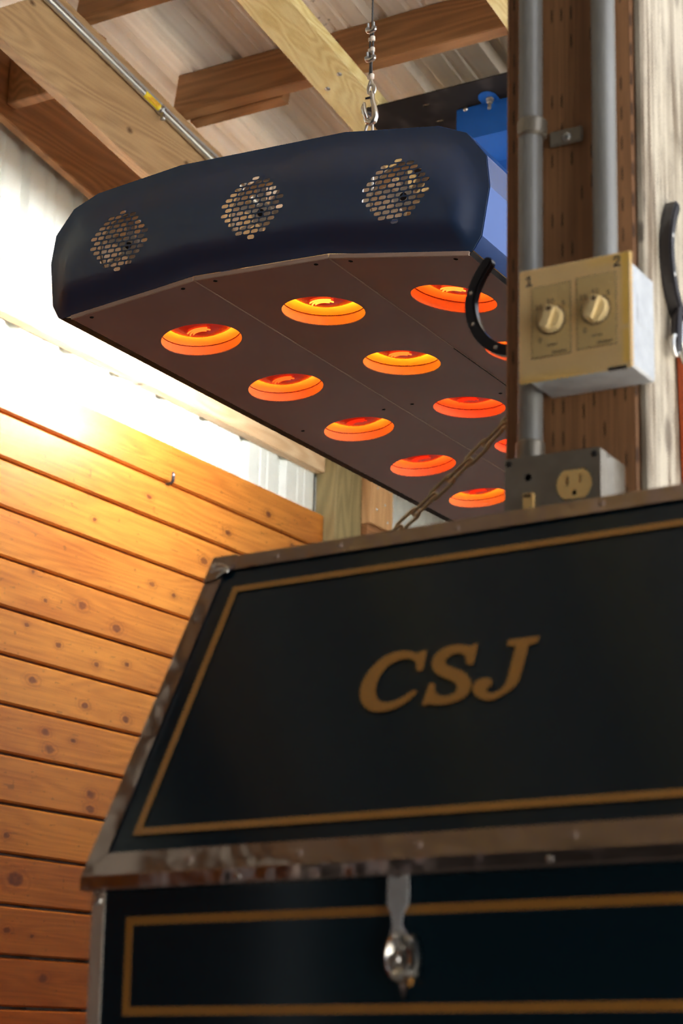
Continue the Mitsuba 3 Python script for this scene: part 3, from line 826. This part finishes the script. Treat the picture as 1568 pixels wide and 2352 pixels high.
# outlet box
k = thing('outlet_box', 'steel outlet box with one ivory socket and a small switch behind the dark trunk lid', 'outlet')
OX0, OX1, OZ0, OZ1, OY = -.7225, -.6275, .405, .508, 1.486
obj('box', cbox(OX0 - .001, OX1 + .004, OY + .014, PY0 - .0005, OZ0, OZ1, .006), 'm_zinc_dull', k)
pg = shapely.box(OX0, OZ0, OX1, OZ1).buffer(-.002).buffer(.002)
RCX, RCZ = -.6535, .4760
rec = Point(RCX, RCZ).buffer(.0168).intersection(shapely.box(RCX - .02, RCZ - .0135, RCX + .02, RCZ + .0135))
hole = Point(-.699, .488).buffer(.0035)
tog = shapely.box(-.7035, .452, -.692, .4725)
cov = pg.difference(rec.buffer(.0008)).difference(hole).difference(tog)
obj('cover', face(cov, OY + .0015, .0015), 'm_zinc_dull', k)
obj('cover_rim', face(pg.difference(pg.buffer(-.0015)), OY + .015, .0150), 'm_zinc_dull', k)
sk = obj('socket', face(rec.difference(shapely.box(RCX - .0078, RCZ - .001, RCX - .0052, RCZ + .0085)).difference(shapely.box(RCX + .0048, RCZ + .0005, RCX + .0070, RCZ + .0085)).difference(Point(RCX, RCZ - .0075).buffer(.0025).union(shapely.box(RCX - .0025, RCZ - .0105, RCX + .0025, RCZ - .0075))), OY + .0035, .0042), 'm_ivory', k, label='ivory three-hole socket')
obj('slots', face(rec.buffer(-.0008), OY + .004, .001), 'm_dark_hole', sk)
tg = obj('switch', face(tog.buffer(-.0006), OY + .003, .006), 'm_ivory', k, label='small ivory switch')
obj('switch_slot', face(shapely.box(-.7018, .4685, -.6945, .4708), OY - .0032, .0004), 'm_brown_print', tg)
obj('backing', face(pg.buffer(-.003), OY + .006, .001), 'm_dark_hole', k)
for (sx, sz) in ((OX0 + .004, OZ1 - .005), (OX1 - .006, OZ1 - .006)):
    obj('screw', dome((sx, OY, sz), [0, -1, 0], .0030, .0015), 'm_dark_hole', k)
obj('screw', dome((-.6515, OY, .4545), [0, -1, 0], .0034, .0022), 'm_ivory', k)
obj('screw', dome((-.6565, OY, .4565), [0, -1, 0], .0030, .0012), 'm_chrome', k)

# horseshoes


def shoe_path(w, h, n=40, open_=.62):
    """U open to +v: centre line of a horseshoe, toe at the bottom"""
    t = np.linspace(-math.pi / 2 - 1.25, -math.pi / 2 + 1.25 + 0, n)
    a = np.linspace(-2.35, 2.35, n)
    return np.array([(w * math.sin(q) * (1.0 if abs(q) < 1.6 else 1 - .16 * (abs(q) - 1.6)), -h * math.cos(q)) for q in a])


def horseshoe(w, h, band, th, M, nails=3):
    c = shoe_path(w, h)
    pg = LineString(c).buffer(band / 2, quad_segs=6)
    groove = LineString(c[4:-4]).buffer(.0016, quad_segs=3)
    m = ext(pg, th)
    inner = ext(pg.buffer(-.0025), th + .0015)
    pts = [c[int(i)] for i in np.linspace(5, len(c) - 6, 2 * nails)]
    return tf(cat(m, inner), M), [(M @ np.array([p[0], p[1], th + .0012, 1]))[:3] for p in pts], (M @ np.array([0, 0, 1, 0]))[:3]


# left shoe: flat against the back of the post, prongs up, sticking out to the left
k = thing('horseshoe', 'dark horseshoe sticking out left of the brown post before a glowing lamp', 'horseshoe')
m, npts, nn = horseshoe(.054, .062, .0125, .008, M4([-.8065, 1.690, .758], [1, 0, 0], [0, 0, 1], [0, -1, 0]))
obj('bar', m, 'm_iron', k, smooth=20)
for p in npts: obj('nail_hole', dome(p, nn, .0024, .0008, 10), 'm_chrome', k)
obj('bracket', cbox(-.80, PXL + .02, 1.682, 1.690, .690, .706, .002), 'm_zinc', k)
# right shoe: on the weathered board, seen edge on
k = thing('horseshoe', 'shiny black horseshoe hung on the weathered board at the right edge', 'horseshoe')
m, npts, nn = horseshoe(.046, .067, .0130, .010, M4([-.602, 1.628, .733], [0, 1, 0], [0, 0, 1], [1, 0, 0]))
obj('bar', m, 'm_iron', k, smooth=20)
for p in npts: obj('nail_hole', dome(p, nn, .0024, .0008, 10), 'm_chrome', k)
# snap and the orange board hanging below the right shoe
k = thing('bolt_snap', 'small steel snap under the horseshoe at the right edge', 'snap hook')
SX, SY = -.594, 1.601
obj('body', cat(tube([(SX, SY, .677), (SX, SY - .004, .662), (SX, SY - .006, .645), (SX, SY - .004, .630)], [.004, .0055, .0055, .004], 10)), 'm_iron', k, smooth=True)
obj('spring_latch', tube([(SX, SY + .012, .668), (SX, SY + .004, .650), (SX, SY + .010, .634), (SX, SY + .022, .618)], [.003, .004, .004, .003], 10), 'm_chrome', k, smooth=True)
obj('eye', tube([(SX, SY - .010 + .007 * math.sin(a), .634 + .010 * math.cos(a)) for a in np.linspace(0, 2 * math.pi, 18, endpoint=False)], .0028, 8, closed=True), 'm_chrome', k, smooth=True)
k = thing('stall_sign', 'orange board with a cream label hanging at the right edge', 'sign')
sg = shapely.Polygon([(1.613, .665), (1.80, .665), (1.80, .30), (1.634, .30)]).buffer(-.003).buffer(.003)


def yz(pg, x, d):
    m = ext(pg, d); v = m.vertices; m.vertices = np.c_[x + v[:, 2], v[:, 0], v[:, 1]]; m.fix_normals(); return m


obj('board', yz(sg, -.6015, .010), 'm_orange_board', k)
obj('label', yz(sg.intersection(shapely.box(1.5, .612, 1.9, .67)), -.5914, .0012), 'm_cream', k)
ring = Point(1.655, .640).buffer(.017).difference(Point(1.655, .640).buffer(.0125)).difference(shapely.box(1.66, .65, 1.70, .67))
obj('emblem', yz(shapely.union_all([ring, shapely.box(1.646, .638, 1.664, .643), Point(1.650, .644).buffer(.003), Point(1.660, .644).buffer(.003)]), -.5901, .0004), 'm_ink', k)

# chain from the post down behind the trunk
k = thing('chain', 'steel link chain slanting from the post down behind the trunk lid', 'chain')
c0, c1 = np.array([-.748, 1.664, .660]), np.array([-1.075, 1.66, .412])
nl = 16


def cpt(t): return c0 + (c1 - c0) * t + np.array([0, 0, -.012 * 4 * t * (1 - t)])


for i in range(nl):
    a, b = cpt(i / nl), cpt((i + 1) / nl)
    d = (b - a); L = np.linalg.norm(d); d /= L
    S = np.cross(d, [0, 1, 0]); S /= np.linalg.norm(S); Q = np.cross(d, S)
    rot = math.radians(15 if i % 2 == 0 else 82)
    X = math.cos(rot) * S + math.sin(rot) * Q
    r, hl = .0060, L / 2 + .0040
    pts = []
    for q in np.linspace(-math.pi / 2, math.pi / 2, 8): pts.append((hl - r + r * math.cos(q), r * math.sin(q)))
    for q in np.linspace(math.pi / 2, 3 * math.pi / 2, 8): pts.append((-(hl - r) + r * math.cos(q), r * math.sin(q)))
    mid = (a + b) / 2
    obj('link', tube([mid + d * u + X * w for u, w in pts], .00185, 8, closed=True), 'm_chain', k, smooth=True)
obj('eye_screw', cat(cyl((-.7455, 1.664, .663), (-.752, 1.664, .660), .0035, 10)), 'm_zinc', k)

# ------------------------------------------------------------------ tack trunk
RB = trimesh.transformations.euler_matrix(0, 0, 0)[:3, :3]
rv = np.radians([-0.584, -1.568, -1.125]); an = np.linalg.norm(rv)
RB = trimesh.transformations.rotation_matrix(an, rv / an)[:3, :3]
L0 = np.array([-.934, 1.169, .106])
BM = M4(L0, RB[:, 0], RB[:, 1], RB[:, 2])
TH = math.radians(29.04)
BW = .575
LEAN, RISE = .165, .297
trunk = thing('tack_trunk', 'dark green hanging tack trunk with gold lining, steel edges and a slanted lid', 'trunk')
SLEN = math.hypot(LEAN, RISE)
LM = BM @ M4([0, 0, 0], [1, 0, 0], [0, math.sin(TH), math.cos(TH)], [0, -math.cos(TH), math.sin(TH)])   # lid face: u right, v up the slope, w out of it
lidp = Polygon([(0, -.0085), (0, 0), (LEAN, RISE), (LEAN + .11, RISE), (LEAN + .11, -.0085)])
m = ext(lidp.buffer(-.0015), BW - .003); v = m.vertices; m.vertices = np.c_[v[:, 2] + .0015, v[:, 0], v[:, 1]]; m.fix_normals()
obj('lid', tf(m, BM), 'm_green', trunk, label='slanted lid')
BDZ = -.36
bx = cbox(.003, BW - .003, .012, LEAN + .105, BDZ, -.007, .003)
obj('body', tf(bx, BM), 'm_green', trunk, label='trunk body')


def on_lid(pg, w=.0, d=.0006):
    m = ext(pg, d); m.apply_translation((0, 0, w)); return tf(m, LM)


def on_front(pg, w=.0, d=.0006):
    m = ext(pg, d); v = m.vertices; m.vertices = np.c_[v[:, 0], .012 - w - v[:, 2], v[:, 1]]; m.fix_normals(); return tf(m, BM)


# steel edging of the lid, mitred strips
tw = .0175
for pg in (Polygon([(0, 0), (BW, 0), (BW - tw, tw + .004), (tw, tw + .004)]), Polygon([(0, SLEN), (BW, SLEN), (BW - tw, SLEN - tw), (tw, SLEN - tw)]),
           Polygon([(0, 0), (tw, tw + .004), (tw, SLEN - tw), (0, SLEN)]), Polygon([(BW, 0), (BW - tw, tw + .004), (BW - tw, SLEN - tw), (BW, SLEN)])):
    obj('edge_trim', on_lid(dens(pg.buffer(-.0002), .05), -.0004, .0016), 'm_trim', trunk)
obj('edge_trim', tf(cbox(-.0005, BW + .0005, -.0016, .0005, -.0095, .0012, .0007), BM), 'm_trim', trunk, label='steel lip along the lower lid edge')
obj('edge_trim', tf(cbox(-.0005, BW + .0005, -.001, .012, -.0105, -.009, .0004), BM), 'm_trim', trunk)
for x0 in (.0025, BW - .0155):
    obj('edge_trim', tf(cbox(x0, x0 + .0130, .0105, .0125, BDZ, -.0105, .0006), BM), 'm_strip', trunk, label='upright steel corner strip')
for (u, w_) in ((.10, .011), (.20, .011), (.30, .011), (.42, .011), (.52, .011)):
    obj('rivet', tf(dome((u, w_, .0012), [0, 0, 1], .0034, .0014, 12), LM), 'm_trim', trunk, smooth=30)
for (u, w_) in ((.07, SLEN - .009), (.135, SLEN - .008), (.25, SLEN - .010), (.38, SLEN - .008), (.46, SLEN - .009)):
    obj('rivet', tf(dome((u, w_, .0012), [0, 0, 1], .0030, .0012, 12), LM), 'm_trim', trunk, smooth=30)
for u in (.150, .405):
    obj('rivet', tf(dome((u, -.0016, -.0055), [0, -1, 0], .0026, .0012, 12), BM), 'm_chrome', trunk, smooth=30)
for z_ in (-.017, -.115):
    obj('rivet', tf(dome((.0085, .0105, z_), [0, -1, 0], .0042, .0024, 12), BM), 'm_chrome', trunk, smooth=30)
# corner piece at the upper left of the lid
cp = Polygon([(0, SLEN), (.027, SLEN), (.0275, SLEN - .012), (.024, SLEN - .0185), (.012, SLEN - .029), (0, SLEN - .030)])
kc = obj('corner_bracket', on_lid(cp.buffer(-.001).buffer(.001), .0010, .0018), 'm_trim', trunk, label='embossed steel corner piece')
for p0, p1 in (((.005, SLEN - .0085), (.0235, SLEN - .017)), ((.004, SLEN - .0185), (.0235, SLEN - .0172)), ((.0225, SLEN - .0185), (.013, SLEN - .027))):
    obj('rib', tf(tube([(p0[0], p0[1], .0026), ((p0[0] + p1[0]) / 2, (p0[1] + p1[1]) / 2 + .001, .0032), (p1[0], p1[1], .0026)], .0011, 8), LM), 'm_chrome', kc, smooth=True)
for p in ((.0042, SLEN - .0115), (.0215, SLEN - .0195)):
    obj('rivet', tf(dome((p[0], p[1], .0026), [0, 0, 1], .0026, .0014, 10), LM), 'm_chrome', kc, smooth=30)
# gold lining
gl = .0066
for (u0, u1, v0, v1, put) in ((.0345, BW - .0345, .0375, .3010, on_lid), (.0365, BW - .0365, -.1045, -.0305, on_front), (.0365, BW - .0365, -.34, -.155, on_front)):
    for r in ((u0, v0, u1, v0 + gl), (u0, v1 - gl, u1, v1), (u0, v0 + gl, u0 + gl, v1 - gl), (u1 - gl, v0 + gl, u1, v1 - gl)):
        obj('gold_line', put(shapely.box(*r), .0, .0003), 'm_gold', trunk)
# lettering on the lid, traced in the lid plane
Cp = [(628, 322), (608, 420), (585, 432), (572, 415), (575, 395), (560, 375), (535, 366), (500, 368), (460, 382), (425, 405), (395, 440), (372, 485), (364, 530), (368, 560), (385, 582), (415, 590), (450, 585), (490, 570), (530, 545), (565, 524), (576, 538), (545, 570), (500, 602), (450, 625), (395, 638), (345, 635), (310, 615), (288, 580), (284, 540), (292, 495), (315, 450), (350, 405), (395, 365), (440, 340), (490, 326), (535, 326), (560, 333), (580, 340), (595, 328)]
Sp = [(890, 286), (868, 385), (850, 398), (832, 390), (828, 365), (815, 345), (785, 337), (750, 348), (726, 368), (722, 385), (735, 400), (775, 415), (815, 432), (840, 455), (855, 485), (852, 520), (835, 550), (800, 575), (755, 592), (700, 602), (660, 602), (635, 596), (618, 608), (602, 602), (640, 495), (655, 490), (668, 502), (668, 525), (680, 545), (705, 557), (740, 555), (770, 540), (783, 515), (775, 495), (750, 478), (710, 462), (675, 440), (657, 412), (654, 385), (668, 350), (700, 320), (745, 300), (790, 293), (830, 296), (855, 302), (870, 290)]
Jp = [(1208, 248), (1196, 280), (1150, 296), (1112, 440), (1095, 485), (1065, 520), (1020, 550), (970, 575), (930, 578), (890, 565), (868, 540), (864, 510), (878, 485), (905, 468), (935, 463), (958, 472), (964, 490), (955, 505), (940, 515), (935, 530), (950, 542), (980, 538), (1010, 520), (1030, 495), (1045, 455), (1085, 300), (1050, 300), (1038, 292), (1048, 268)]
LETTERS = {}
for nm, pts in (('C', Cp), ('S', Sp), ('J', Jp)):
    q = np.array(pts, float) / 2.24 + [700, 1350]
    rays = np.c_[(q - [784, 1176]), np.full(len(q), FPX)] @ RC
    li = np.linalg.inv(LM); o = li[:3, 3]; dd = rays @ li[:3, :3].T
    uv = (o - dd * (o[2] / dd[:, 2])[:, None])[:, :2]
    LETTERS[nm] = uv
for nm, uv in LETTERS.items():
    corner = []
    for i in range(len(uv)):
        a, b = uv[i] - uv[i - 1], uv[(i + 1) % len(uv)] - uv[i]
        corner.append(a @ b / (np.linalg.norm(a) * np.linalg.norm(b)) < .55)
    out = []
    for i in range(len(uv)):      # rounded between the sharp corners (Catmull-Rom)
        p0, p1, p2, p3 = uv[i - 1], uv[i], uv[(i + 1) % len(uv)], uv[(i + 2) % len(uv)]
        t0 = (p2 - p0) / 2 if not corner[i] else (p2 - p1)
        t1 = (p3 - p1) / 2 if not corner[(i + 1) % len(uv)] else (p2 - p1)
        for t in (0, .25, .5, .75):
            out.append((2 * t ** 3 - 3 * t ** 2 + 1) * p1 + (t ** 3 - 2 * t ** 2 + t) * t0 + (-2 * t ** 3 + 3 * t ** 2) * p2 + (t ** 3 - t ** 2) * t1)
    pg = Polygon(out).buffer(0)
    kk = obj('letter', on_lid(pg, .0, .0003), 'm_gold', trunk)
# latch
lk = obj('latch', on_front(Polygon([(.2755, -.0095), (.2800, -.0125), (.2850, -.0125), (.2895, -.0085), (.2895, -.0300), (.2845, -.0370), (.2835, -.0450), (.2890, -.0530), (.2770, -.0530), (.2790, -.0450), (.2780, -.0370), (.2748, -.0300)]).buffer(.0012), .0035, .0022), 'm_galv', trunk, smooth=30, label='chrome draw latch')


def oval(cx_, cz_, rx, rz): return Polygon([(cx_ + rx * math.cos(t), cz_ + rz * math.sin(t)) for t in np.linspace(0, 2 * math.pi, 32, endpoint=False)])


for cx_, rx in ((.2830, .0112), (.2915, .0080)):
    e = lathe([(1, 0), (1.0, .25), (.86, .75), (.70, .9), (.52, .55), (.40, .35), (.24, .5), (.0, .62)], 36)
    e.apply_scale((rx, .0185 if rx > .01 else .0165, .0075)); v = e.vertices
    e.vertices = np.c_[cx_ + v[:, 0], .012 - .001 - v[:, 2] - (.002 if rx > .01 else 0), -.0665 + v[:, 1]]; e.fix_normals()
    obj('latch_plate', tf(e, BM), 'm_chrome', lk, smooth=30)
obj('knob', tf(dome((.2838, .012 - .0085, -.0685), [0, -1, 0], .0036, .0040, 16), BM), 'm_chrome', lk, smooth=30)
obj('catch', tf(cyl((.2915, .009, -.0800), (.2935, .004, -.0855), .0022, 10), BM), 'm_gold', lk, label='brass catch')
obj('tip', on_front(Polygon([(.2815, -.0815), (.2895, -.0815), (.2860, -.0945), (.2845, -.0945)]), .0005, .0025), 'm_trim', lk)
# steel bracket that carries the trunk on the post
obj('hanging_bracket', cat(cbox(-.70, -.64, 1.44, PY0 - .0005, .36, .372, .002), cbox(-.70, -.64, PY0 - .006, PY0 - .0005, .30, .372, .002), cbox(-.70, -.64, 1.40, 1.46, .352, .36, .001)), 'm_zinc_dull', trunk)

# ------------------------------------------------------------------ unseen strip light behind the heater, placed to light the left wall


def strip(label, x, y0, y1, c, e):
    # a batten with a folded reflector, its back against plane N.p = c
    k = thing('unseen_strip_light', label, 'light')
    F = M4(np.array([0, 0, roofz(0, c)]), [1, 0, 0], D, N)
    s0, s1 = y0 / D[1], y1 / D[1]
    hood = Polygon([(-.052, -.0485), (-.022, -.030), (.022, -.030), (.052, -.0485), (.0515, -.050), (.0215, -.032), (-.0215, -.032), (-.0515, -.050)])
    m = ext(hood, s1 - s0); v = m.vertices; m.vertices = np.c_[x + v[:, 0], s0 + v[:, 2], v[:, 1]]; m.fix_normals()
    obj('reflector', tf(m, F), 'm_white_plastic', k)
    obj('housing', tf(cbox(x - .022, x + .022, s0, s1, -.030, -.001, .004), F), 'm_white_plastic', k)
    for yy in (s0 + .012, s1 - .012):
        obj('socket', tf(cbox(x - .012, x + .012, yy - .010, yy + .010, -.088, -.030, .003), F), 'm_white_plastic', k)
    for yy in (s1 - .33, s1 - .06):
        obj('hanger', tf(cyl((x, yy, -.002), (x, yy, CP - c + .03), .003, 8), F), 'm_zinc', k)
    kt = key(k + '__tube')
    scene[kt] = ply(tf(tube([(x, s0 + .024, -.076), (x, s1 - .024, -.076)], .0127, 12), F), 'm_white_plastic', smooth=40,
                    emitter={'type': 'area', 'sampling_weight': 24.0, 'radiance': {'type': 'rgb', 'value': [e * 1.0, e * .98, e * .94]}})


strip('unseen strip light with a white reflector behind the heater, placed to light the left wall', -2.838, 3.55, 4.50, 2.59, UNSEEN_STRIP)
